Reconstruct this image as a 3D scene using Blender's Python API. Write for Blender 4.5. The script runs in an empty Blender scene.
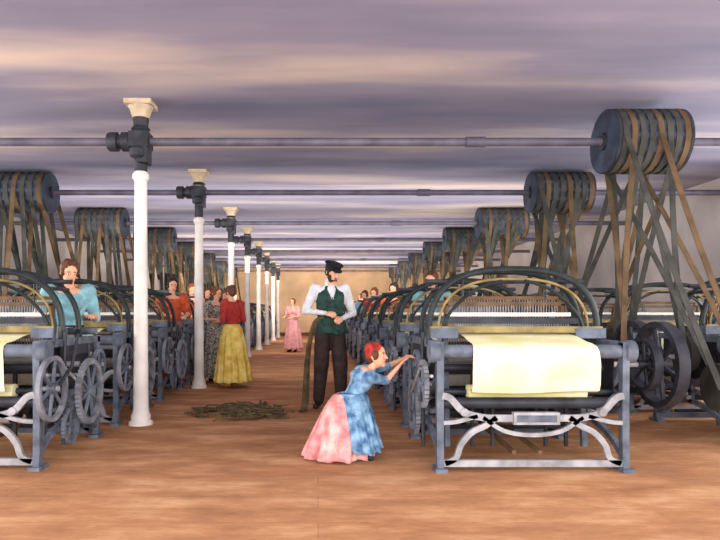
import bpy, math, random
from mathutils import Vector, Matrix
from mathutils.bvhtree import BVHTree
random.seed(3)
sc = bpy.context.scene
COL = sc.collection
try:
    sc.view_settings.view_transform = 'Standard'
except Exception: pass

# ------------------------------------------------------------------ materials
def lin(c):
    return tuple(((x/255)/12.92 if x/255 <= .04045 else ((x/255+.055)/1.055)**2.4) for x in c)
def mat(name, rgb, rough=.75, metal=0.0, var=.25, scale=9, stretch=(1,1,1), rgb2=None, spec=.3):
    m = bpy.data.materials.new(name); m.use_nodes = True
    nt = m.node_tree; b = nt.nodes['Principled BSDF']
    b.inputs['Roughness'].default_value = rough; b.inputs['Metallic'].default_value = metal
    b.inputs['Specular IOR Level'].default_value = spec
    tc = nt.nodes.new('ShaderNodeTexCoord'); mp = nt.nodes.new('ShaderNodeMapping')
    mp.inputs['Scale'].default_value = stretch
    nz = nt.nodes.new('ShaderNodeTexNoise'); nz.inputs['Scale'].default_value = scale
    nz.inputs['Detail'].default_value = 4
    cr = nt.nodes.new('ShaderNodeValToRGB')
    c = lin(rgb)
    lo = tuple(x*(1-var) for x in c)
    hi = lin(rgb2) if rgb2 else tuple(min(1, x*(1+var)) for x in c)
    cr.color_ramp.elements[0].position = .35; cr.color_ramp.elements[1].position = .65
    cr.color_ramp.elements[0].color = (*lo, 1); cr.color_ramp.elements[1].color = (*hi, 1)
    L = nt.links
    L.new(tc.outputs['Object'], mp.inputs[0]); L.new(mp.outputs[0], nz.inputs['Vector'])
    L.new(nz.outputs['Fac'], cr.inputs[0]); L.new(cr.outputs[0], b.inputs['Base Color'])
    return m

IRON = mat('iron_bluegrey', (98,106,120), .55, .05, .4, 7)
IROND = mat('iron_dark', (50,52,60), .5, .15, .4, 8)
GEAR = mat('gear_iron', (124,128,138), .5, .1, .35, 9)
STEEL = mat('steel_light', (160,160,164), .5, .15, .3, 8)
ARCH = mat('arch_darkgreen', (40,48,50), .4, .2, .3, 8)
BRASS = mat('brass_dull', (138,120,74), .55, .2, .35, 8)
WOOD = mat('loom_wood', (112,84,58), .7, 0, .3, 8)
CLOTH = mat('woven_cloth', (238,230,160), .85, 0, .05, 3, rgb2=(252,249,206))
WARP = mat('warp_yarn', (228,226,216), .9, 0, .12, 60, (1,.03,1))
BELT = mat('leather_belt', (98,78,54), .75, 0, .35, 5)
BELT2 = mat('leather_belt_dark', (66,66,62), .75, 0, .4, 5)
DRUM = mat('drum_slate', (58,68,86), .65, .1, .35, 5)
COLW = mat('column_white', (226,220,214), .6, 0, .12, 4)
COLT = mat('column_capital', (196,178,150), .6, 0, .2, 8)
SHAFTM = mat('shaft_steel', (98,94,110), .5, .1, .25, 4)
SKIN = mat('skin', (228,170,138), .6, 0, .06, 12)
LIP = mat('lips', (178,80,74), .6, 0, .05)
EYEW = mat('eye_white', (235,230,225), .4, 0, .02)
EYED = mat('eye_dark', (35,25,20), .3, 0, .05)
HAIRB = mat('hair_brown', (92,56,36), .6, 0, .35, 40)
HAIRD = mat('hair_dark', (48,34,30), .6, 0, .35, 40)
HAIRG = mat('hair_auburn', (128,74,44), .6, 0, .35, 40)
BLACK = mat('black_wool', (26,25,34), .8, 0, .3, 14)
GREEN = mat('green_waistcoat', (32,62,56), .7, 0, .4, 16)
SHIRT = mat('white_shirt', (222,222,226), .8, 0, .12, 12)
TROUS = mat('dark_trousers', (54,40,38), .8, 0, .4, 10)
SHOE = mat('shoe_dark', (44,34,32), .5, 0, .2)
SHOEY = mat('shoe_ochre', (186,140,70), .5, 0, .2)
BLUE = mat('blue_dress', (72,116,164), .75, 0, .3, 14, rgb2=(142,182,212))
PINK = mat('pink_skirt', (222,130,134), .75, 0, .15, 10, rgb2=(244,188,180))
RED = mat('red_blouse', (166,48,42), .75, 0, .3, 14)
REDSC = mat('red_scarf', (168,48,40), .75, 0, .45, 26)
YELL = mat('yellow_skirt', (228,188,74), .75, 0, .2, 8, rgb2=(242,216,124))
ORAN = mat('orange_dress', (204,88,50), .75, 0, .25, 12)
TEAL = mat('pale_blue_dress', (130,180,192), .75, 0, .25, 12)
ROSE = mat('rose_dress', (222,158,160), .75, 0, .15, 10)
PATT = mat('patterned_dress', (52,50,58), .8, 0, .3, 38, rgb2=(190,182,170))
YARN = mat('waste_yarn', (92,78,54), .9, 0, .4, 10)
WALLM = mat('wall_plaster', (200,192,190), .9, 0, .12, 1.4)
WALLB = mat('wall_back_plaster', (240,204,164), .9, 0, .12, 1.2)
TRIM = mat('window_trim', (150,140,135), .6, 0, .1)

def floor_mat():
    m = bpy.data.materials.new('floor_boards'); m.use_nodes = True
    nt = m.node_tree; b = nt.nodes['Principled BSDF']; L = nt.links
    b.inputs['Roughness'].default_value = 1; b.inputs['Specular IOR Level'].default_value = .05
    tc = nt.nodes.new('ShaderNodeTexCoord')
    mp = nt.nodes.new('ShaderNodeMapping'); mp.inputs['Scale'].default_value = (.6,1.5,1)
    nz = nt.nodes.new('ShaderNodeTexNoise'); nz.inputs['Scale'].default_value = 2.2; nz.inputs['Detail'].default_value = 10
    nz.inputs['Roughness'].default_value = .7
    cr = nt.nodes.new('ShaderNodeValToRGB')
    e = cr.color_ramp.elements
    e[0].position = .25; e[0].color = (*lin((140,98,72)),1)
    e[1].position = .75; e[1].color = (*lin((228,184,142)),1)
    k = e.new(.5); k.color = (*lin((188,136,98)),1)
    br = nt.nodes.new('ShaderNodeTexBrick')
    br.inputs['Scale'].default_value = 1; br.inputs['Brick Width'].default_value = 4.0; br.inputs['Row Height'].default_value = .24
    br.inputs['Mortar Size'].default_value = .005; br.inputs['Mortar Smooth'].default_value = .6
    br.inputs['Color1'].default_value = (1,1,1,1); br.inputs['Color2'].default_value = (.9,.88,.87,1)
    br.inputs['Mortar'].default_value = (.72,.68,.66,1)
    mx = nt.nodes.new('ShaderNodeMix'); mx.data_type = 'RGBA'; mx.blend_type = 'MULTIPLY'; mx.inputs[0].default_value = .7
    L.new(tc.outputs['Object'], mp.inputs[0]); L.new(mp.outputs[0], nz.inputs['Vector'])
    L.new(nz.outputs['Fac'], cr.inputs[0]); L.new(tc.outputs['Object'], br.inputs['Vector'])
    L.new(cr.outputs[0], mx.inputs[6]); L.new(br.outputs['Color'], mx.inputs[7])
    L.new(mx.outputs[2], b.inputs['Base Color'])
    return m
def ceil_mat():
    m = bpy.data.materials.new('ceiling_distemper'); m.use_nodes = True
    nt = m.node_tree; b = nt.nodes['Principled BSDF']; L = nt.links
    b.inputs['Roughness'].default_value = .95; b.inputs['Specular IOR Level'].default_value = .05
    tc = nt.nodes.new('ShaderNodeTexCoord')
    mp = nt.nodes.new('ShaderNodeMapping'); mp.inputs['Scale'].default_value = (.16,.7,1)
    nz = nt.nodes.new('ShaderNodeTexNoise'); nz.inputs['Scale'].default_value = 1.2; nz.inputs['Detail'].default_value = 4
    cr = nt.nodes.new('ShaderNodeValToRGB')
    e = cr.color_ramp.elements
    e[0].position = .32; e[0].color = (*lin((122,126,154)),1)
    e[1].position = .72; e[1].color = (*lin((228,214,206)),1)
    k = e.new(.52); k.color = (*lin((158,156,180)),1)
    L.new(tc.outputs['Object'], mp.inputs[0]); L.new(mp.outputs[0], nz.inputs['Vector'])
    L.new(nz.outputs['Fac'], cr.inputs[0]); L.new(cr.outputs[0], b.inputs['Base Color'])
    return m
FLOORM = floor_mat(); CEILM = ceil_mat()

# ------------------------------------------------------------------ mesh builder
class MB:
    def __init__(s): s.v=[]; s.f=[]; s.m=[]; s.mats=[]
    def add(s, vs, fs, mt):
        if mt not in s.mats: s.mats.append(mt)
        i = s.mats.index(mt); o = len(s.v)
        s.v += [tuple(p) for p in vs]
        for f in fs: s.f.append(tuple(o+k for k in f)); s.m.append(i)
    def box(s, a, b, mt):
        x0,y0,z0 = a; x1,y1,z1 = b
        s.add([(x0,y0,z0),(x1,y0,z0),(x1,y1,z0),(x0,y1,z0),(x0,y0,z1),(x1,y0,z1),(x1,y1,z1),(x0,y1,z1)],
              [(0,3,2,1),(4,5,6,7),(0,1,5,4),(1,2,6,5),(2,3,7,6),(3,0,4,7)], mt)
    def tube(s, pts, r, mt, n=8, closed=False, caps=True):
        P = [Vector(p) for p in pts]; N = len(P)
        R = r if isinstance(r,(list,tuple)) else [r]*N
        vs=[]; prev=None
        for i in range(N):
            if closed: t = (P[(i+1)%N]-P[i-1])
            else: t = P[min(i+1,N-1)]-P[max(i-1,0)]
            t.normalize()
            if prev is None:
                u = t.orthogonal().normalized()
            else:
                u = prev - t*prev.dot(t)
                u = u.normalized() if u.length>1e-6 else t.orthogonal().normalized()
            prev = u; w = t.cross(u)
            for k in range(n):
                a = 2*math.pi*k/n
                vs.append(P[i]+(u*math.cos(a)+w*math.sin(a))*R[i])
        fs=[]
        for i in range(N if closed else N-1):
            j=(i+1)%N
            for k in range(n):
                q=(k+1)%n; fs.append((i*n+k,i*n+q,j*n+q,j*n+k))
        if caps and not closed:
            fs.append(tuple(reversed(range(n)))); fs.append(tuple((N-1)*n+k for k in range(n)))
        s.add(vs,fs,mt)
    def cyl(s,a,b,r,mt,n=16,r2=None): s.tube([a,b],[r,r if r2 is None else r2],mt,n)
    def ribbon(s, pts, w, e0, e1, mt, plane='xz'):
        P=[Vector((p[0],p[1])) for p in pts]; N=len(P); vs=[]
        ws = w if isinstance(w,(list,tuple)) else [w]*N
        for i in range(N):
            t=(P[min(i+1,N-1)]-P[max(i-1,0)]).normalized(); n=Vector((-t.y,t.x))
            for sg in (1,-1):
                q=P[i]+n*sg*ws[i]/2
                for e in (e0,e1):
                    vs.append((q.x,e,q.y) if plane=='xz' else (e,q.x,q.y))
        fs=[]
        for i in range(N-1):
            a=i*4; b=a+4
            fs += [(a,b,b+1,a+1),(a+2,a+3,b+3,b+2),(a,a+2,b+2,b),(a+1,b+1,b+3,a+3)]
        fs += [(0,1,3,2),((N-1)*4,(N-1)*4+2,(N-1)*4+3,(N-1)*4+1)]
        s.add(vs,fs,mt)
    def lathe(s, prof, o, mt, n=24, axis='z'):
        vs=[]; N=len(prof)
        for r,h in prof:
            for k in range(n):
                a=2*math.pi*k/n; c,d=r*math.cos(a),r*math.sin(a)
                vs.append((o[0]+c,o[1]+d,o[2]+h) if axis=='z' else (o[0]+h,o[1]+c,o[2]+d))
        fs=[(i*n+k,i*n+(k+1)%n,(i+1)*n+(k+1)%n,(i+1)*n+k) for i in range(N-1) for k in range(n)]
        fs.append(tuple(reversed(range(n)))); fs.append(tuple((N-1)*n+k for k in range(n)))
        s.add(vs,fs,mt)
    def wheel(s, c, R, rim, wid, spokes, mt, n=32, teeth=0, smt=None):
        x,y,z=c; vs=[]
        N = teeth*2 if teeth else n
        for k in range(N):
            a=2*math.pi*k/N; ro = R*(1.05 if teeth and k%2 else 1.0); ri=R-rim
            for e in (-wid/2,wid/2):
                vs.append((x+e,y+ro*math.cos(a),z+ro*math.sin(a)))
                vs.append((x+e,y+ri*math.cos(a),z+ri*math.sin(a)))
        fs=[]
        for k in range(N):
            a=4*k; b=4*((k+1)%N)
            fs += [(a,b,b+2,a+2),(a+1,a+3,b+3,b+1),(a,a+1,b+1,b),(a+2,b+2,b+3,a+3)]
        s.add(vs,fs,mt)
        for k in range(spokes):
            a=2*math.pi*(k+.3)/spokes
            s.tube([(x,y,z),(x,y+(R-rim/2)*math.cos(a),z+(R-rim/2)*math.sin(a))],[max(.016,rim*.5),max(.010,rim*.34)],smt or mt,6)
        s.cyl((x-wid*.9,y,z),(x+wid*.9,y,z),max(.03,R*.17),smt or mt,14)
    def build(s, name, loc=(0,0,0), mirror=False, smooth=35):
        vs=s.v; fs=s.f
        if mirror:
            vs=[(-x,y,z) for x,y,z in vs]; fs=[tuple(reversed(f)) for f in fs]
        me=bpy.data.meshes.new(name); me.from_pydata(vs,[],fs)
        for m in s.mats: me.materials.append(m)
        me.polygons.foreach_set('material_index', s.m); me.update()
        me.shade_smooth()
        try: me.set_sharp_from_angle(angle=math.radians(smooth))
        except Exception: pass
        ob=bpy.data.objects.new(name,me); ob.location=loc; COL.objects.link(ob)
        return ob
def inst(ob, loc):
    o=bpy.data.objects.new(ob.name.split('.')[0], ob.data); o.location=loc; COL.objects.link(o); return o

# ------------------------------------------------------------------ room
XL,XR,YF,YB,ZC = -7.0,6.6,-1.5,30.0,3.38
b=MB(); b.box((XL,YF,-.1),(XR,YB,0),FLOORM); b.build('floor')
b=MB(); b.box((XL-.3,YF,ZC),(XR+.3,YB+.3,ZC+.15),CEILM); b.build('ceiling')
b=MB(); b.box((XL,YB,0),(XR,YB+.25,ZC),WALLB); b.build('wall_back')
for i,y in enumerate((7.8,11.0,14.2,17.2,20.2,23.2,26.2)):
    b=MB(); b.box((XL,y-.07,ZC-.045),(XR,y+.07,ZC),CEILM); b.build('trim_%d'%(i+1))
WIN=[-1.0,1.5,4.0,6.2]
def sidewall(x0,x1,name,num):
    b=MB(); b.box((x0,YF,0),(x1,YB+.25,.95),WALLM); b.box((x0,YF,2.95),(x1,YB+.25,ZC),WALLM)
    edges=[YF]
    for w in WIN: edges += [w+.2,w+2.0]
    edges.append(YB+.25)
    for i in range(0,len(edges),2): b.box((x0,edges[i],.95),(x1,edges[i+1],2.95),WALLM)
    b.build(name)
    for i,w in enumerate(WIN):
        f=MB(); a,c=w+.2,w+2.0; xm=(x0+x1)/2
        for zz in (.97,1.62,2.28,2.91): f.box((xm-.03,a,zz-.02),(xm+.03,c,zz+.02),TRIM)
        for k in range(5):
            yy=a+.02+(c-a-.04)*k/4; f.box((xm-.03,yy-.02,.95),(xm+.03,yy+.02,2.93),TRIM)
        f.build('window_%d'%(i+1+num))
sidewall(XL-.25,XL,'wall_left',0); sidewall(XR,XR+.25,'wall_right',len(WIN))
b=MB(); b.box((XL,YB-.03,0),(XR,YB,.16),WOOD); b.build('baseboard_back')

# ------------------------------------------------------------------ columns, shafts, drums
DEP=[6.3,9.35,12.7,15.7,18.7,21.7,24.7,27.7]
SZ=[2.965,3.04,3.06]+[3.07]*5
CX=[-1.86,-1.855,-1.84]+[-1.85]*5
DX={1:[(3.0,.76),(3.3,.90),(3.38,1.0)]+[(3.3,1.0)]*5,-1:[None,(-5.15,1.0),(-5.05,.98)]+[(-4.75,1.0)]*5}
for i,(d,z,x) in enumerate(zip(DEP,SZ,CX)):
    b=MB()
    b.lathe([(.125,0),(.125,.03),(.1,.05),(.105,.09),(.085,.13),(.078,.2),(.07,1.2),(.064,2.55),(.085,2.58),(.085,2.62),(.066,2.65)],(0,0,0),COLW)
    b.lathe([(.066,2.64),(.066,z+.1),(.1,z+.13),(.075,z+.16),(.085,3.22)],(0,0,0),IROND)
    b.lathe([(.07,3.1),(.08,3.2),(.115,3.30),(.13,3.33),(.13,3.378)],(0,0,0),COLT)
    b.box((-.14,-.14,3.33),(.14,.14,3.378),COLT)
    b.box((-.1,-.11,z-.07),(.1,.11,z+.09),IROND)
    b.lathe([(.05,0),(.08,.02),(.08,.09),(.05,.12)],(0,-.12,z-.2),IROND,16)
    b.box((.0,-.14,z-.24),(.1,.05,z-.08),IROND)
    b.lathe([(.09,-.34),(.1,-.32),(.1,-.24),(.075,-.23),(.075,-.2),(.1,-.19),(.1,-.11),(.09,-.1)],(0,0,z),IROND,20,'x')
    b.build('iron_column',(x,d,0))
    s=MB(); s.cyl((XL+.02,0,0),(XR-.02,0,0),.044,SHAFTM,14)
    s.cyl((1.55,0,0),(1.75,0,0),.055,SHAFTM,14)
    s.build('line_shaft',(0,d,z))
    for side in (1,-1):
        if side==-1 and i==0: continue
        x0,W = DX[side][i]
        R=.325 if i==0 else .31
        m=MB(); n=56; vs=[]
        for e in (0,W):
            for k in range(n):
                a=2*math.pi*k/n; r=R if (k//2)%2==0 else R-.014
                vs.append((e,r*math.cos(a),r*math.sin(a)))
        fs=[(k,(k+1)%n,n+(k+1)%n,n+k) for k in range(n)]+[tuple(reversed(range(n))),tuple(range(n,2*n))]
        m.add(vs,fs,DRUM)
        for e in (0.01,W*.34,W*.67,W-.03): m.lathe([(R-.02,-.015),(R+.006,-.015),(R+.006,.015),(R-.02,.015)],(e+.01,0,0),IROND,40,'x')
        m.lathe([(.09,-.03),(.09,W+.03)],(0,0,0),IROND,20,'x')
        m.build('belt_drum',(x0,d,z),smooth=20)
        bl=MB()
        if side==1: dest=[-1.27,-.4,.48,1.3]
        else: dest=[-.6,-.2,1.1,1.4]
        nb=8
        for k in range(nb):
            xt=x0+.07+(W-.14)*k/(nb-1); dy=dest[k%4]
            zb=.55+.12*(k%3)
            lean=[.30,-.14,.12,-.32,.2][k%5]
            xb=(xt+lean if side==1 else xt+lean*.7)
            xb=min(max(xb,2.72),3.6) if side==1 else min(max(xb,-5.0),-3.7)
            mt=[BELT2,BELT,BELT2][k%3]
            w=.028 if i==0 else .034
            for sg in (1,-1):
                y0=sg*(R+.004)
                xs,xe = xt, xb+sg*.12
                N=7
                vs=[];fs=[]
                for j in range(N):
                    t=j/(N-1); yy=y0+(dy+sg*.2 - y0)*t; xx=xs+(xe-xs)*t; zz=(z)+(zb-z)*t
                    yy -= sg*.05*math.sin(math.pi*t)
                    vs += [(xx-w,d+yy-.004,zz),(xx+w,d+yy-.004,zz),(xx+w,d+yy+.004,zz),(xx-w,d+yy+.004,zz)]
                for j in range(N-1):
                    a=4*j;c=a+4
                    fs += [(a,a+1,c+1,c),(a+1,a+2,c+2,c+1),(a+2,a+3,c+3,c+2),(a+3,a,c,c+3)]
                bl.add(vs,fs,mt)
            bl.lathe([(R,-w),(R+.008,-w),(R+.008,w),(R,w)],(xt,d,z),mt,36,'x')
            bl.lathe([(.19,-.045),(.2,-.045),(.2,.045),(.19,.045)],(xb,d+dy,zb),mt,28,'x')
        bl.build('drive_belts')

# ------------------------------------------------------------------ power loom
def superarch(x0,x1,zb,zt,n=26,p=2.6):
    out=[]
    for k in range(n+1):
        a=math.pi*(1-k/n); c,s_=math.cos(a),math.sin(a)
        out.append(((x0+x1)/2+(x1-x0)/2*math.copysign(abs(c)**(2/p),c), zb+(zt-zb)*abs(s_)**(2/p)))
    return out
def bez(pts,n=10):
    P=[pts[0]]+list(pts)+[pts[-1]]; out=[]
    for i in range(1,len(P)-2):
        for j in range(n):
            t=j/n
            out.append(tuple(.5*((2*P[i][c])+(-P[i-1][c]+P[i+1][c])*t+(2*P[i-1][c]-5*P[i][c]+4*P[i+1][c]-P[i+2][c])*t*t+(-P[i-1][c]+3*P[i][c]-3*P[i+1][c]+P[i+2][c])*t**3) for c in range(len(P[0]))))
    out.append(tuple(pts[-1])); return out
def make_loom(left=False):
    b=MB(); W=1.42; D=1.25
    LM = STEEL
    for xi,x in enumerate((0.0,W-.05)):
        mt=IRON
        b.ribbon([(0.03,0),(0.03,.12),(.03,.5),(.03,.95)],[.09,.06,.055,.075],x,x+.05,mt,'yz')
        b.ribbon([(D-.03,0),(D-.03,.12),(D-.03,.5),(D-.03,.95)],[.09,.06,.055,.075],x,x+.05,mt,'yz')
        b.box((x-.02,-.05,0),(x+.07,.12,.028),mt); b.box((x-.02,D-.12,0),(x+.07,D+.05,.028),mt)
        b.box((x,0,.90),(x+.05,D,.96),mt)
        b.ribbon(bez([(.04,.10),(.25,.22),(.62,.30),(1.0,.22),(D-.04,.10)]),.045,x+.008,x+.042,mt,'yz')
        b.ribbon(bez([(.04,.84),(.22,.62),(.62,.50),(1.0,.62),(D-.04,.84)]),.045,x+.008,x+.042,mt,'yz')
        b.ribbon([(.62,.28),(.62,.52)],.05,x+.008,x+.042,mt,'yz')
        b.ribbon(bez([(.04,.45),(.3,.40),(.62,.40)]),.035,x+.008,x+.042,mt,'yz')
        b.ribbon(bez([(.62,.40),(.95,.42),(D-.04,.48)]),.035,x+.008,x+.042,mt,'yz')
        for y in (.46,.80):
            b.box((x+.005,y-.03,.95),(x+.045,y+.03,1.03),ARCH)
    for y,mt in ((0.0,LM),(D-.05,IRON)):
        b.ribbon(bez([(.04,.56),(.10,.54),(.2,.44),(.34,.40),(.5,.395),(.92,.395),(1.08,.40),(1.22,.44),(1.32,.54),(1.38,.56)]),.05,y,y+.035,mt)
        b.ribbon(bez([(.44,.40),(.36,.34),(.26,.29),(.18,.2),(.14,.1),(.06,.06)]),.042,y,y+.035,mt)
        b.ribbon(bez([(.98,.40),(1.06,.34),(1.16,.29),(1.24,.2),(1.28,.1),(1.36,.06)]),.042,y,y+.035,mt)
        b.ribbon(bez([(.34,.40),(.5,.30),(.71,.27),(.92,.30),(1.08,.40)]),.03,y,y+.03,mt)
        b.ribbon(bez([(.05,.36),(.15,.37),(.3,.41)]),.03,y,y+.03,mt)
        b.ribbon(bez([(1.37,.36),(1.27,.37),(1.12,.41)]),.03,y,y+.03,mt)
        b.box((.04,y,.035),(1.38,y+.04,.085),mt)
        b.box((.56,y-.02,.35),(.90,y+.03,.44),mt); b.box((.585,y-.026,.37),(.875,y-.02,.42),IRON)
        for xx in (.2,1.22): b.cyl((xx,y-.015,.44),(xx,y+.045,.44),.03,mt,12)
    b.lathe([(.05,-.06),(.085,-.05),(.085,.02),(.052,.03),(.052,1.39),(.085,1.40),(.085,1.47),(.05,1.48)],(0,.05,.885),IRON,22,'x')
    b.lathe([(.02,.25),(.055,.26),(.055,1.16),(.02,1.17)],(0,.16,.57),CLOTH,20,'x')
    b.cyl((.02,.16,.57),(1.4,.16,.57),.022,IROND,12)
    b.lathe([(.03,.03),(.042,.05),(.042,1.36),(.03,1.39)],(0,.06,.50),IROND,14,'x')
    for y,z,r in ((.30,.74,.03),(.62,.34,.03),(.95,.48,.04)): b.cyl((.04,y,z),(1.38,y,z),r,IROND,12)
    for x in (.34,.5,.92,1.08): 
        b.lathe([(.13,-.015),(.13,.015)],(x,.64,.36),IROND,20,'x')
        b.box((x-.012,.3,.12),(x+.012,.33,.74),IROND)
    b.box((.05,.56,.66),(1.37,.62,.74),IROND); b.box((.05,.9,.80),(1.37,.96,.88),IROND)
    prof=[(.47,1.005),(.3,.985),(.15,.955),(.05,.945),(-.003,.925),(-.018,.885),(-.018,.8),(-.016,.7),(-.012,.63),(.0,.59),(.03,.575),(.09,.60)]
    n=24; vs=[];fs=[]
    for i,(y,z) in enumerate(prof):
        for k in range(n+1):
            u=k/n; flare = .0 if i<4 else .03*min(1,(i-3)/3)
            x=.27-flare*.3+(.90+flare*1.3)*u
            vs.append((x,y-.004*math.sin(u*17+i*.6)*(i>4),z-.01*math.sin(u*5)*(i>7)))
    for i in range(len(prof)-1):
        for k in range(n): a=i*(n+1)+k; fs.append((a,a+1,a+n+2,a+n+1))
    b.add(vs,fs,CLOTH)
    b.box((.06,.43,.965),(1.36,.53,1.0),WOOD)
    b.box((.02,.36,.97),(.24,.55,1.05),IRON); b.box((1.18,.36,.97),(1.42,.55,1.05),IRON)
    b.box((.02,.37,1.015),(1.40,.42,1.065),BRASS)
    b.box((.12,.46,1.085),(1.30,.52,1.13),IROND)
    b.box((.18,.46,1.145),(1.18,.50,1.175),WARP)
    for k in range(48): 
        x=.25+.92*k/47; b.box((x-.003,.485,1.0),(x+.003,.495,1.10),STEEL)
    for x in (.16,1.26):
        b.ribbon([(.40,.1),(.44,.5),(.49,.99)],[.05,.05,.06],x-.02,x+.02,IRON,'yz')
        b.cyl((x,.49,1.0),(x,.49,1.16),.014,IROND,8)
    for y,zo in ((.66,0),(.72,.05)):
        for z in (.86+zo,1.25+zo): b.box((.2,y-.01,z-.015),(1.2,y+.01,z+.015),WOOD)
        for x in (.21,1.19): b.box((x-.01,y-.01,.86+zo),(x+.01,y+.01,1.25+zo),WOOD)
        for k in range(40):
            x=.25+.9*k/39; b.box((x-.002,y-.003,.87+zo),(x+.002,y+.003,1.24+zo),STEEL)
        for x in (.35,1.05): b.cyl((x,y,1.25+zo),(x,y,1.46),.007,IROND,6)
    b.cyl((.04,.69,1.44),(1.38,.69,1.44),.02,IROND,10)
    for y,r in ((.46,.026),(.80,.024)):
        b.tube([(x,y,z) for x,z in superarch(.025,W-.025,1.0,1.53)],r,ARCH,10)
    b.tube([(x,.46,z) for x,z in superarch(.10,W-.10,1.0,1.45)],.011,BRASS,8)
    b.tube(bez([(1.30,.46,1.0),(1.22,.46,1.18),(1.02,.46,1.36),(.80,.46,1.44)]),.014,ARCH,8)
    b.tube(bez([(.12,.46,1.0),(.20,.46,1.18),(.40,.46,1.36),(.62,.46,1.44)]),.014,ARCH,8)
    for x,z in ((.12,1.375),(.71,1.53),(1.30,1.375)): b.cyl((x,.46,z),(x,.80,z),.016,ARCH,8)
    b.lathe([(.03,.0),(.03,.12),(.19,.13),(.19,.15),(.12,.16),(.12,1.26),(.19,1.27),(.19,1.29),(.03,1.30),(.03,1.4)],(0,D-.12,.58),WARP,26,'x')
    b.cyl((.03,D-.02,1.0),(1.39,D-.02,1.0),.035,IRON,14)
    vs=[];fs=[]; pr=[(.53,1.01),(.70,1.03),(D-.02,1.037),(D+.015,1.0),(D-.005,.6)]
    for y,z in pr: vs += [(.25,y,z),(1.17,y,z)]
    for i in range(len(pr)-1): fs.append((2*i,2*i+1,2*i+3,2*i+2))
    b.add(vs,fs,WARP)
    b.cyl((-.06,.60,.74),(2.05,.60,.74),.024,STEEL,12)
    b.cyl((-.05,.62,.34),(1.45,.62,.34),.022,STEEL,12)
    b.wheel((1.98,.60,.74),.36,.05,.09,6,IROND,36)
    b.wheel((1.86,.60,.74),.22,.03,.07,6,IROND,28)
    if left:
        b.wheel((-.07,.06,.60),.25,.035,.035,6,GEAR,32,smt=IRON)
        b.wheel((-.11,.70,.50),.27,.038,.04,8,GEAR,32,teeth=44,smt=IRON)
        b.wheel((-.06,1.05,.70),.14,.03,.03,5,IRON,24,teeth=26)
        b.wheel((-.06,.42,.26),.15,.03,.03,5,IRON,24,teeth=30)
        b.cyl((-.12,.06,.60),(.05,.06,.60),.02,STEEL,10); b.cyl((-.14,.70,.50),(.05,.70,.50),.02,STEEL,10)
        b.cyl((-.1,1.05,.70),(.05,1.05,.70),.02,STEEL,10)
        b.tube([(-.09,.10,.60),(-.12,.3,.75),(-.12,.42,1.0)],.014,IROND,8)
    else:
        b.wheel((-.06,.26,.62),.18,.034,.035,5,GEAR,28,teeth=32,smt=IRON)
        b.wheel((-.06,.70,.36),.23,.036,.035,6,GEAR,32,teeth=40,smt=IRON)
        b.wheel((-.05,.62,.74),.12,.03,.035,4,IRON,24,teeth=22)
        b.wheel((-.05,1.05,.62),.15,.03,.035,5,IRON,24,teeth=26)
        b.cyl((-.08,.26,.62),(.05,.26,.62),.02,STEEL,10)
    for xx in (.052,W-.06):
        b.box((xx,.12,.50),(xx+.006,D-.1,.90),IROND)
    b.box((-.035,.35,.82),(-.005,1.0,.90),IROND)
    b.tube([(-.04,.15,.93),(-.05,.16,1.08),(-.05,.12,1.16)],.013,IROND,8)
    b.cyl((-.05,.30,.12),(-.05,.34,1.02),.015,IROND,8); b.cyl((-.03,.05,.70),(-.03,.95,.62),.013,STEEL,8)
    # connecting rods down the side frame
    b.cyl((-.08,.26,.74),(-.08,.70,.50),.012,STEEL,8); b.cyl((-.04,.9,.1),(-.04,.86,.9),.015,IROND,8)
    for x in (.6,.8): b.ribbon([(.1,.12),(.9,.16)],.03,x-.015,x+.015,WOOD,'yz')
    b.cyl((.03,.9,.16),(1.39,.9,.16),.018,IROND,8)
    return b
PITCH=1.75
lm=make_loom(False); lml=make_loom(True)
r1=lm.build('power_loom',(.88,4.43,0))
for k in range(1,14): inst(r1,(.88,4.43+PITCH*k,0))
r2=lm.build('power_loom',(5.08,5.3,0),mirror=True)
for k in range(1,9): inst(r2,(5.08,5.3+PITCH*k,0))
l1=lml.build('power_loom',(-2.08,4.48,0),mirror=True)
for k in range(1,14): inst(l1,(-2.08,4.48+PITCH*k,0))
l2=lm.build('power_loom',(-6.28,7.9,0))
for k in range(1,8): inst(l2,(-6.28,7.9+PITCH*k,0))

# ------------------------------------------------------------------ figures
def frame(t, ref):
    t=t.normalized(); u=ref-t*ref.dot(t)
    u=u.normalized() if u.length>1e-5 else t.orthogonal().normalized()
    return t,u,t.cross(u)
def p_caps(a,b,ra,rb,mt,n=14):
    a=Vector(a);b=Vector(b); t=b-a; L=t.length
    if L<1e-5: t=Vector((0,0,1))
    t,u,w=frame(t,Vector((.3,.9,.1)))
    rings=[]
    for k in range(1,5):
        q=math.pi/2*(k/5); rings.append((a-t*ra*math.cos(q),ra*math.sin(q)))
    rings.append((a,ra)); rings.append((a+(b-a)*.5,(ra+rb)/2)); rings.append((b,rb))
    for k in range(4,0,-1):
        q=math.pi/2*(k/5); rings.append((b+t*rb*math.cos(q),rb*math.sin(q)))
    vs=[];N=len(rings)
    for c,r in rings:
        for k in range(n):
            an=2*math.pi*k/n; vs.append(c+(u*math.cos(an)+w*math.sin(an))*r)
    fs=[(i*n+k,i*n+(k+1)%n,(i+1)*n+(k+1)%n,(i+1)*n+k) for i in range(N-1) for k in range(n)]
    fs.append(tuple(reversed(range(n)))); fs.append(tuple((N-1)*n+k for k in range(n)))
    return vs,fs,mt
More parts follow.
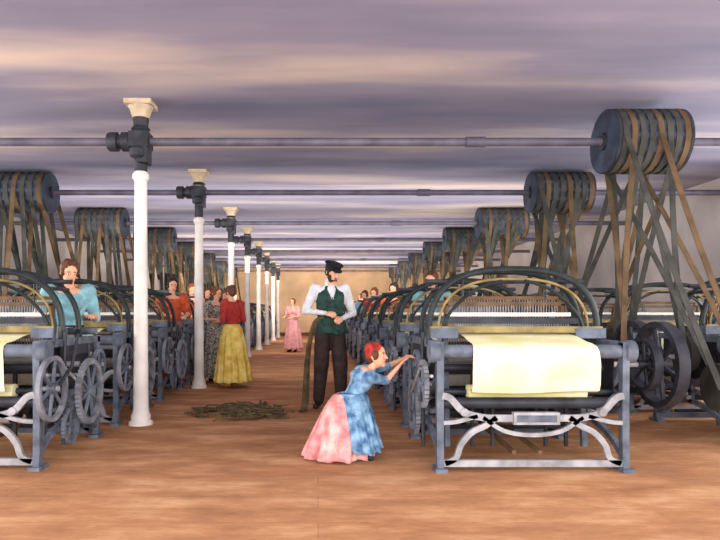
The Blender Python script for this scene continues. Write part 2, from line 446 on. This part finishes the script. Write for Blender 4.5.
def p_ell(c,r,M,mt,n=18,m=12):
    c=Vector(c); vs=[];
    for i in range(1,m):
        q=math.pi*i/m
        for k in range(n):
            a=2*math.pi*k/n
            vs.append(c+M@Vector((r[0]*math.sin(q)*math.cos(a),r[1]*math.sin(q)*math.sin(a),-r[2]*math.cos(q))))
    fs=[(i*n+k,i*n+(k+1)%n,(i+1)*n+(k+1)%n,(i+1)*n+k) for i in range(m-2) for k in range(n)]
    fs.append(tuple(reversed(range(n)))); fs.append(tuple((m-2)*n+k for k in range(n)))
    return vs,fs,mt
def p_loft(rings,mt,n=22):
    vs=[];N=len(rings)
    for c,u,w in rings:
        for k in range(n):
            a=2*math.pi*k/n; vs.append(c+u*math.cos(a)+w*math.sin(a))
    fs=[(i*n+k,i*n+(k+1)%n,(i+1)*n+(k+1)%n,(i+1)*n+k) for i in range(N-1) for k in range(n)]
    fs.append(tuple(reversed(range(n)))); fs.append(tuple((N-1)*n+k for k in range(n)))
    return vs,fs,mt
def mesh_obj(name,vs,fs,mats,idx,parent,loc):
    me=bpy.data.meshes.new(name); me.from_pydata([tuple(Vector(v)-loc) for v in vs],[],fs)
    for m in mats: me.materials.append(m)
    me.polygons.foreach_set('material_index',idx); me.update(); me.shade_smooth()
    ob=bpy.data.objects.new(name,me); COL.objects.link(ob); ob.parent=parent; return ob
def union(name,prims,voxel,parent,loc,sm=4):
    vs=[];fs=[]
    for v,f,_ in prims:
        o=len(vs); vs+= [Vector(p) for p in v]; fs += [tuple(o+k for k in q) for q in f]
    me=bpy.data.meshes.new('tmp'); me.from_pydata([tuple(v) for v in vs],[],fs); me.update()
    ob=bpy.data.objects.new('tmp',me); COL.objects.link(ob)
    r=ob.modifiers.new('r','REMESH'); r.mode='VOXEL'; r.voxel_size=voxel
    s=ob.modifiers.new('s','SMOOTH'); s.iterations=sm; s.factor=.5
    dg=bpy.context.evaluated_depsgraph_get(); ev=ob.evaluated_get(dg)
    nm=bpy.data.meshes.new_from_object(ev)
    bpy.data.objects.remove(ob,do_unlink=True); bpy.data.meshes.remove(me)
    mats=[]; 
    for _,_,m in prims:
        if m not in mats: mats.append(m)
    trees=[(BVHTree.FromPolygons([Vector(p) for p in v],f),mats.index(m)) for v,f,m in prims]
    nm.materials.clear()
    for m in mats: nm.materials.append(m)
    idx=[]
    for p in nm.polygons:
        best=1e9;bi=0
        for t,i in trees:
            q=t.find_nearest(p.center,best)
            if q[0] is not None and q[3]<best-1e-4: best=q[3];bi=i
        idx.append(bi)
    nm.polygons.foreach_set('material_index',idx)
    nm.transform(Matrix.Translation(-loc)); nm.shade_smooth(); nm.name=name
    o=bpy.data.objects.new(name,nm); COL.objects.link(o); o.parent=parent; return o
def hand_prims(wr,d,palmn,thumbside,curl,s,mt):
    y=Vector(d).normalized(); z=-(Vector(palmn)-y*Vector(palmn).dot(y)).normalized(); x=y.cross(z)
    def T(p): return Vector(wr)+(x*p[0]+y*p[1]+z*p[2])*s
    M=Matrix((x,y,z)).transposed(); P=[]
    P.append(p_caps(T((0,-.03,0)),T((0,.02,0)),.024*s,.022*s,mt))
    P.append(p_ell(T((0,.052,0)),(.041*s,.05*s,.017*s),M,mt))
    for fx,L,sp in ((.03,.072,.12),(.01,.082,.03),(-.01,.076,-.05),(-.029,.058,-.15)):
        fx*=thumbside; sp*=thumbside; p=Vector((fx,.085,0)); a=curl*.4; q=T((fx,.05,0))
        for j,fr in enumerate((.45,.32,.25)):
            p2=p+Vector((sp*math.cos(a),math.cos(a),-math.sin(a)))*L*fr
            P.append(p_caps(T(p) if j else q,T(p2),(.0095-.001*j)*s,(.0088-.001*j)*s,mt,8)); p=p2; a+=curl
    p=Vector((.028*thumbside,.02,-.004)); q=p+Vector((.028*thumbside,.03,-.012)); r_=q+Vector((.008*thumbside,.032,-.014))
    P.append(p_caps(T(p),T(q),.013*s,.011*s,mt,8)); P.append(p_caps(T(q),T(r_),.0105*s,.0085*s,mt,8))
    return P
def person(name,loc,yaw,h,J,st):
    s=h/1.70; loc=Vector(loc); Rz=Matrix.Rotation(math.radians(yaw),3,'Z')
    D=dict(pelvis=(0,0,.93),waist=(0,0,1.05),chest=(0,0,1.27),neck=(0,.005,1.42),head=(0,-.02,1.585),
      shR=(-.175,0,1.385),shL=(.175,0,1.385),elR=(-.25,.02,1.12),elL=(.25,.02,1.12),wrR=(-.2,-.16,.98),wrL=(.2,-.16,.98),
      hiR=(-.09,0,.90),hiL=(.09,0,.90),knR=(-.1,-.02,.49),knL=(.1,-.02,.49),anR=(-.1,.03,.09),anL=(.1,.03,.09),toR=(-.12,-.13,.035),toL=(.12,-.13,.035))
    D.update(J)
    W={k:loc+Rz@(Vector(v)*s) for k,v in D.items()}
    fem=st.get('fem',True); top=st['top']; slv=st.get('sleeve',top); fa=st.get('fore',slv); leg=st.get('leg',SKIN); sh=st.get('shoe',SHOE)
    E=bpy.data.objects.new(name,None); E.location=loc; E.empty_display_size=.2; COL.objects.link(E)
    side=(W['shL']-W['shR']).normalized()
    up=(W['neck']-W['pelvis']).normalized()
    fwd=up.cross(side)
    if (Rz@Vector((0,-1,0))).dot(fwd)<0: fwd=-fwd
    P=[]
    def ring(c,rx,ry): return (c,side*rx*s,fwd*ry*s)
    wx=.125 if fem else .15
    a,w_,c,n=W['pelvis'],W['waist'],W['chest'],W['neck']
    P.append(p_loft([ring(a-up*.09*s,.08,.07),ring(a-up*.05*s,.155,.11),ring(a,.17,.12),ring(w_,wx,.095),ring(w_.lerp(c,.5),wx+.015,.105),ring(c,.165,.12),ring(c.lerp(n,.45),.17,.105),ring(c.lerp(n,.8),.12,.075),ring(n,.06,.055)],top))
    if fem:
        for sg in (-1,1): P.append(p_ell(c+side*sg*.07*s+fwd*.08*s+up*.0*s,(.062*s,)*3,Matrix.Identity(3),top))
    hs=.87 if fem else 1.0
    pf=st.get('puff',.0); lg=st.get('legf',1.0)
    for q,sg in (('R',-1),('L',1)):
        S_,El,Wr=W['sh'+q],W['el'+q],W['wr'+q]
        P.append(p_caps(S_,El,(.06*hs+pf)*s,(.046*hs+pf*.4)*s,slv)); P.append(p_caps(c.lerp(n,.55)+side*sg*.08*s,S_,.07*s*hs,.06*s*hs,slv if pf else top))
        P.append(p_caps(El,Wr,(.043*hs)*s,.027*s*hs,fa))
        H,K,A,T_=W['hi'+q],W['kn'+q],W['an'+q],W['to'+q]
        P.append(p_caps(H,K,.092*s*hs*min(lg,1.04),.064*s*hs*lg,leg)); P.append(p_caps(K,A,.062*s*hs*lg,.042*s*hs*lg*(1.1 if lg>1 else 1),leg))
        P.append(p_caps(A-Vector((0,0,.035*s)),T_,.042*s*hs,.034*s*hs,sh)); 
    hc=W['head']; P.append(p_caps(n-up*.02*s,hc-Vector((0,0,.06*s)),.055*s*hs,.05*s*hs,SKIN))
    if st.get('neckline'): P.append(p_ell(n-up*.03*s+fwd*.03*s,(.11*s,.075*s,.035*s),Matrix((side,fwd,up)).transposed(),SKIN))
    if st.get('open'):
        P.append(p_caps(c.lerp(n,.75)+fwd*.075*s,c+fwd*.085*s,.045*s,.035*s,SHIRT))
        P.append(p_caps(n-up*.0*s,n+up*.045*s,.065*s,.062*s,SHIRT))
    union('body',P,.011 if loc.y<8 else .013,E,loc)
    for q,sg in (('R',-1),('L',1)):
        El,Wr=W['el'+q],W['wr'+q]
        d=st.get('hdir'+q); d=Vector(d) if d else (Wr-El)
        pn=st.get('palm'+q,(-.3*sg,0,-1)); 
        y=d.normalized(); pnv=Vector(pn); z=-(pnv-y*pnv.dot(y)).normalized(); x=y.cross(z)
        th = 1 if x.dot(-side*sg)>0 else -1
        union('hand_'+('right' if q=='R' else 'left'),hand_prims(Wr,d,pn,th,st.get('curl',.45),s*(.95 if not fem else .88),SKIN),.0052*s,E,loc,2)
    H=st.get('H',.228)*s; R=Rz@Matrix.Rotation(math.radians(st.get('hy',0)),3,'Z')@Matrix.Rotation(math.radians(st.get('roll',0)),3,'Y')@Matrix.Rotation(math.radians(st.get('hp',0)),3,'X')
    def T(p): return hc+R@(Vector(p)*H)
    def e(p,r,m,tilt=0): return p_ell(T(p),tuple(k*H for k in r),R@Matrix.Rotation(tilt,3,'Y'),m)
    Q=[e((0,.05,.1),(.335,.41,.385),SKIN),e((0,-.09,-.2),(.245,.27,.28),SKIN),e((0,-.25,-.4),(.1,.09,.08),SKIN),
       p_caps(T((0,-.345,.02)),T((0,-.43,-.12)),.03*H,.05*H,SKIN,10),e((.12,-.24,-.12),(.09,.09,.09),SKIN),e((-.12,-.24,-.12),(.09,.09,.09),SKIN),
       e((0,-.27,.1),(.24,.09,.05),SKIN),
       e((.335,.05,-.04),(.035,.08,.11),SKIN),e((-.335,.05,-.04),(.035,.08,.11),SKIN),p_caps(T((0,.03,-.2)),hc-Vector((0,0,.1*s)),.045*s*hs,.045*s*hs,SKIN)]
    union('head',Q,.0055*s,E,loc,2)
    F=[]
    for sg in (-1,1):
        F += [e((sg*.125,-.315,.0),(.062,.035,.035),EYEW),e((sg*.125,-.335,.0),(.03,.025,.03),EYED),e((sg*.125,-.345,.10),(.085,.025,.018),st['hair'] if st['hair'] is not REDSC else HAIRB)]
    F += [e((0,-.348,-.245),(.085,.03,.022),LIP),e((0,-.338,-.275),(.065,.03,.022),LIP)]
    vs=[];fs=[];mats=[];ix=[]
    for v,f,m in F:
        if m not in mats: mats.append(m)
        o=len(vs); vs+=v; fs+=[tuple(o+k for k in q) for q in f]; ix += [mats.index(m)]*len(f)
    mesh_obj('face_features',vs,fs,mats,ix,E,loc)
    hr=st['hair']; G=[e((0,.10,.155),(.375,.42,.385),hr)]
    if fem:
        h2 = HAIRB if hr is REDSC else hr
        G += [e((0,.25,-.05),(.30,.25,.3),h2),e((.28,-.02,.05),(.11,.17,.22),h2),e((-.28,-.02,.05),(.11,.17,.22),h2)]
        if st.get('bun',True): G += [e((0,.38,.36),(.17,.16,.16),h2),e((0,.25,.42),(.2,.2,.12),hr)]
    else:
        G += [e((.31,.02,.0),(.06,.1,.2),hr),e((-.31,.02,.0),(.06,.1,.2),hr),e((0,.3,-.1),(.26,.18,.22),hr)]
        B=[e((0,-.14,-.37),(.235,.23,.19),hr),e((.2,-.08,-.2),(.085,.17,.19),hr),e((-.2,-.08,-.2),(.085,.17,.19),hr),e((0,-.345,-.2),(.12,.035,.025),hr)]
        union('beard',B,.006*s,E,loc,2)
    union('hair',G,.007*s,E,loc,2)
    if st.get('cap'):
        prof=[(.385,.20),(.395,.24),(.40,.32),(.46,.38),(.475,.42),(.44,.46),(.25,.48),(.02,.485)]
        vs=[];n=28
        for r,z in prof:
            for k in range(n):
                an=2*math.pi*k/n; vs.append(T((r*math.cos(an),.07+r*1.08*math.sin(an),z+.02)))
        fs=[(i*n+k,i*n+(k+1)%n,(i+1)*n+(k+1)%n,(i+1)*n+k) for i in range(len(prof)-1) for k in range(n)]
        o=len(vs)
        for k in range(11):
            an=math.pi+math.pi*k/10
            vs.append(T((.38*math.cos(an),.05+.40*math.sin(an),.25))); vs.append(T((.40*math.cos(an),.03+.58*math.sin(an),.17)))
        for k in range(10): fs.append((o+2*k,o+2*k+1,o+2*k+3,o+2*k+2))
        fs.append(tuple(range(len(prof)*n-n,len(prof)*n)))
        mesh_obj('cap',vs,fs,[BLACK],[0]*len(fs),E,loc)
    for sk in st.get('skirts',[]):
        tc=W['waist'] if sk.get('top') is None else Vector(sk['top']); hcn=sk.get('hem'); 
        hcn = loc+Vector((0,0,sk.get('hz',.1)*s))+Rz@Vector((0,.03*s,0)) if hcn is None else Vector(hcn)
        rx0,ry0=sk.get('r0',(.135*s,.108*s)); rx1,ry1=sk.get('r1',(.30*s,.28*s)); nf=sk.get('folds',11)
        n=110; m=22; vs=[];fs=[]; ph=random.uniform(0,6)
        for i in range(m):
            t=i/(m-1); k_=t**.62; c_=tc.lerp(hcn,t)
            for k in range(n):
                a=2*math.pi*k/n
                fo=1+ .085*t**.7*math.sin(nf*a+ph+.9*math.sin(2*a))+.04*t*math.sin((2*nf+3)*a+ph*2)
                dx=(rx0+(rx1-rx0)*k_)*fo; dy=(ry0+(ry1-ry0)*k_)*fo
                S3=Rz@Vector((1,0,0)); F3=Rz@Vector((0,1,0))
                if sk.get('world'): S3,F3=Vector((1,0,0)),Vector((0,1,0))
                vs.append(c_+S3*dx*math.cos(a)+F3*dy*math.sin(a)+Vector((0,0,.012*s*t*math.sin(nf*a+ph+1.4))))
        fs=[(i*n+k,i*n+(k+1)%n,(i+1)*n+(k+1)%n,(i+1)*n+k) for i in range(m-1) for k in range(n)]
        fs.append(tuple(range(n)))
        ob=mesh_obj(sk.get('name','skirt'),vs,fs,[sk['mat']],[0]*len(fs),E,loc)
        so=ob.modifiers.new('s','SOLIDIFY'); so.thickness=.006
    return E,W

person('overseer_man',(.15,7.45,0),12,1.80,
  dict(elR=(-.29,.03,1.13),wrR=(-.10,-.22,1.10),elL=(.28,.02,1.10),wrL=(.08,-.25,1.04),hiR=(-.085,0,.92),hiL=(.085,0,.92),
       anR=(-.13,.03,.09),toR=(-.20,-.12,.035),anL=(.12,-.05,.09),toL=(.19,-.2,.035),knR=(-.11,-.02,.49),knL=(.105,-.07,.49),head=(.02,-.06,1.575)),
  dict(fem=False,top=GREEN,sleeve=SHIRT,fore=SHIRT,leg=TROUS,shoe=SHOE,hair=HAIRD,cap=True,hy=24,hp=24,open=True,curl=1.0,puff=.008,legf=1.42,
       palmR=(.6,.0,-.6),palmL=(-.6,0,-.6),
       skirts=[dict(name='waistcoat_skirt',mat=GREEN,hz=.86,r0=(.158,.125),r1=(.215,.165),folds=4)]))
def girl():
    loc=Vector((.25,4.86,0))
    h=1.25; k=1.70/h
    J=dict(pelvis=(-.03,.02,.42),waist=(.03,.0,.50),chest=(.11,-.01,.63),neck=(.175,-.015,.715),head=(.225,-.03,.83),
      shR=(.16,-.13,.67),shL=(.10,.11,.69),elR=(.30,.0,.62),elL=(.33,.20,.72),wrR=(.40,-.02,.74),wrL=(.53,.28,.80),
      hiR=(-.03,-.07,.40),hiL=(-.03,.08,.40),knR=(.16,-.10,.26),knL=(.16,.10,.30),anR=(.06,-.13,.075),anL=(-.08,.1,.09),toR=(.17,-.15,.03),toL=(.04,.12,.03))
    J={a:tuple(q*k for q in b) for a,b in J.items()}
    person('crouching_girl',tuple(loc),0,h,J,dict(top=BLUE,sleeve=BLUE,fore=SKIN,leg=SKIN,shoe=SHOE,hair=REDSC,puff=.02,hy=62,hp=-4,H=.27,bun=True,neckline=True,curl=.25,
        hdirL=(1,.25,.0),palmL=(0,.0,-1),
        skirts=[dict(name='pink_skirt',mat=PINK,top=loc+Vector((.0,.0,.52)),hem=loc+Vector((-.09,0,.02)),r0=(.10,.10),r1=(.27,.24),folds=10,world=True),
                dict(name='blue_overskirt',mat=BLUE,top=loc+Vector((.03,-.02,.53)),hem=loc+Vector((.12,-.05,.09)),r0=(.105,.11),r1=(.135,.24),folds=9,world=True)]))
girl()
WJ=dict(elR=(-.24,-.04,1.13),elL=(.24,-.04,1.13),wrR=(-.14,-.28,1.12),wrL=(.14,-.28,1.10))
def sk(m,**k): d=dict(mat=m); d.update(k); return [d]
person('mill_woman',(-1.35,9.44,0),-125,1.60,dict(wrR=(-.1,-.27,1.15),wrL=(.08,-.3,1.08),head=(0,-.05,1.575)),
  dict(top=RED,fore=SKIN,hair=HAIRB,puff=.03,hp=12,neckline=True,shoe=SHOEY,skirts=sk(YELL,r1=(.29,.27))))
person('mill_woman',(-1.72,10.1,0),40,1.60,WJ,dict(top=PATT,fore=SKIN,hair=HAIRG,puff=.02,hp=12,hy=20,neckline=True,skirts=sk(PATT,r1=(.24,.22))))
person('mill_woman',(-.74,17.7,0),-30,1.58,WJ,dict(top=ROSE,fore=SKIN,hair=HAIRG,puff=.03,neckline=True,skirts=sk(ROSE)))
person('mill_woman',(-2.47,5.95,0),25,1.70,dict(wrR=(-.36,-.18,1.12),elR=(-.27,.0,1.17),wrL=(.2,-.24,1.14),head=(.0,-.08,1.57),chest=(0,-.03,1.27),neck=(0,-.04,1.42)),
  dict(top=TEAL,fore=SKIN,hair=HAIRB,puff=.03,hp=18,hy=15,neckline=True,skirts=sk(IROND,r1=(.18,.16))))
BK=[(-2.30,9.47,1.72,ORAN,HAIRD,25),(-2.36,11.22,1.70,ORAN,HAIRG,25),(-2.4,12.97,1.70,TEAL,HAIRB,25),(-2.3,14.72,1.70,ROSE,HAIRG,25),(-3.15,7.72,1.70,RED,HAIRD,25),
    (1.46,7.68,1.70,TEAL,HAIRB,-30),(1.42,11.18,1.72,ORAN,HAIRD,-30),(1.22,12.93,1.70,RED,HAIRG,-30),(1.15,14.68,1.70,TEAL,HAIRB,-30),(1.2,16.43,1.7,ROSE,HAIRG,-30),(1.3,18.18,1.7,ORAN,HAIRG,-30),(-2.3,16.47,1.7,RED,HAIRG,25)]
for x,y,h,m,hr,yw in BK:
    person('mill_woman',(x,y,0),yw,h,WJ,dict(top=m,fore=SKIN,hair=hr,puff=.03,hp=14,neckline=True,skirts=sk(m,r1=(.18,.16))))

# ------------------------------------------------------------------ yarn
b=MB()
for k in range(80):
    cx,cy=random.gauss(-.85,.24),random.gauss(6.92,.22); pts=[]; a=random.uniform(0,6.3); L=random.uniform(.25,.6)
    for j in range(9):
        t=j/8-.5
        pts.append((min(cx,-.55)+math.cos(a)*L*t+.06*math.sin(j*1.3+k),cy+math.sin(a)*L*t*.6+.05*math.cos(j*1.7+k),.018+.06*random.random()*math.exp(-((cx+.8)**2)*6)))
    b.tube(bez(pts,3),.009,YARN,5)
b.build('waste_yarn_pile')
b=MB()
for k in range(15):
    o=random.uniform(-.025,.025); q=random.uniform(-.03,.03)
    pts=[(.06+o*.4,7.17+q*.3,1.12),(-.03+o,7.16+q,1.06),(-.10+o,7.15+q,.8),(-.13+o*1.3,7.14+q,.5),(-.14+o*1.5,7.12+q,.22),(-.16+o*1.6,7.08+q,.03),(-.19+o*1.6,7.06+q*1.5,.015)]
    b.tube(bez(pts,4),.009,YARN,5)
b.build('yarn_bundle')

# ------------------------------------------------------------------ light
def area(name,loc,rot,sx,sy,power,col):
    l=bpy.data.lights.new(name,'AREA'); l.shape='RECTANGLE'; l.size=sx; l.size_y=sy; l.energy=power; l.color=col
    o=bpy.data.objects.new(name,l); o.location=loc; o.rotation_euler=rot; COL.objects.link(o)
for i,w in enumerate(WIN):  # added fill lights outside the unseen side windows
    area('window_fill',(XL-.35,w+1.1,1.95),(0,math.radians(-90),0),2.0,1.7,165,(1,.98,.94))
    area('window_fill',(XR+.35,w+1.1,1.95),(0,math.radians(90),0),2.0,1.7,165,(1,.98,.94))
for y,p,c in ((11.2,130,(1,.91,.82)),(15.5,190,(1,.88,.75)),(20.5,260,(1,.87,.72)),(26,300,(1,.87,.72))):  # added upward fill to brighten the far ceiling, no lamp stands here
    area('hall_fill',(-.4,y,2.2),(math.radians(180),0,0),11,2.5,p,c)
for y,p,c in ((10.2,130,(1,.94,.86)),(16.4,190,(1,.90,.78)),(23,330,(1,.90,.78))):  # added fill turned away from the camera to light the far hall, no fixture
    area('hall_fill',(-.3,y,2.1),(math.radians(85),0,0),11,1.2,p,c)
area('rear_fill',(0,-1.6,1.9),(math.radians(90),0,0),9,2.6,560,(1,.985,.95))  # added key light at the open rear end, no window is built there
w=bpy.data.worlds.new('World'); sc.world=w; w.use_nodes=True
w.node_tree.nodes['Background'].inputs[0].default_value=(.9,.9,1,1); w.node_tree.nodes['Background'].inputs[1].default_value=1.0

# ------------------------------------------------------------------ camera
c=bpy.data.cameras.new('camera'); c.sensor_width=36; c.lens=30; c.shift_x=42/720; c.shift_y=42/720; c.clip_end=100
co=bpy.data.objects.new('camera',c); co.location=(0,0,1.18); co.rotation_euler=(math.radians(90),0,0); COL.objects.link(co); sc.camera=co
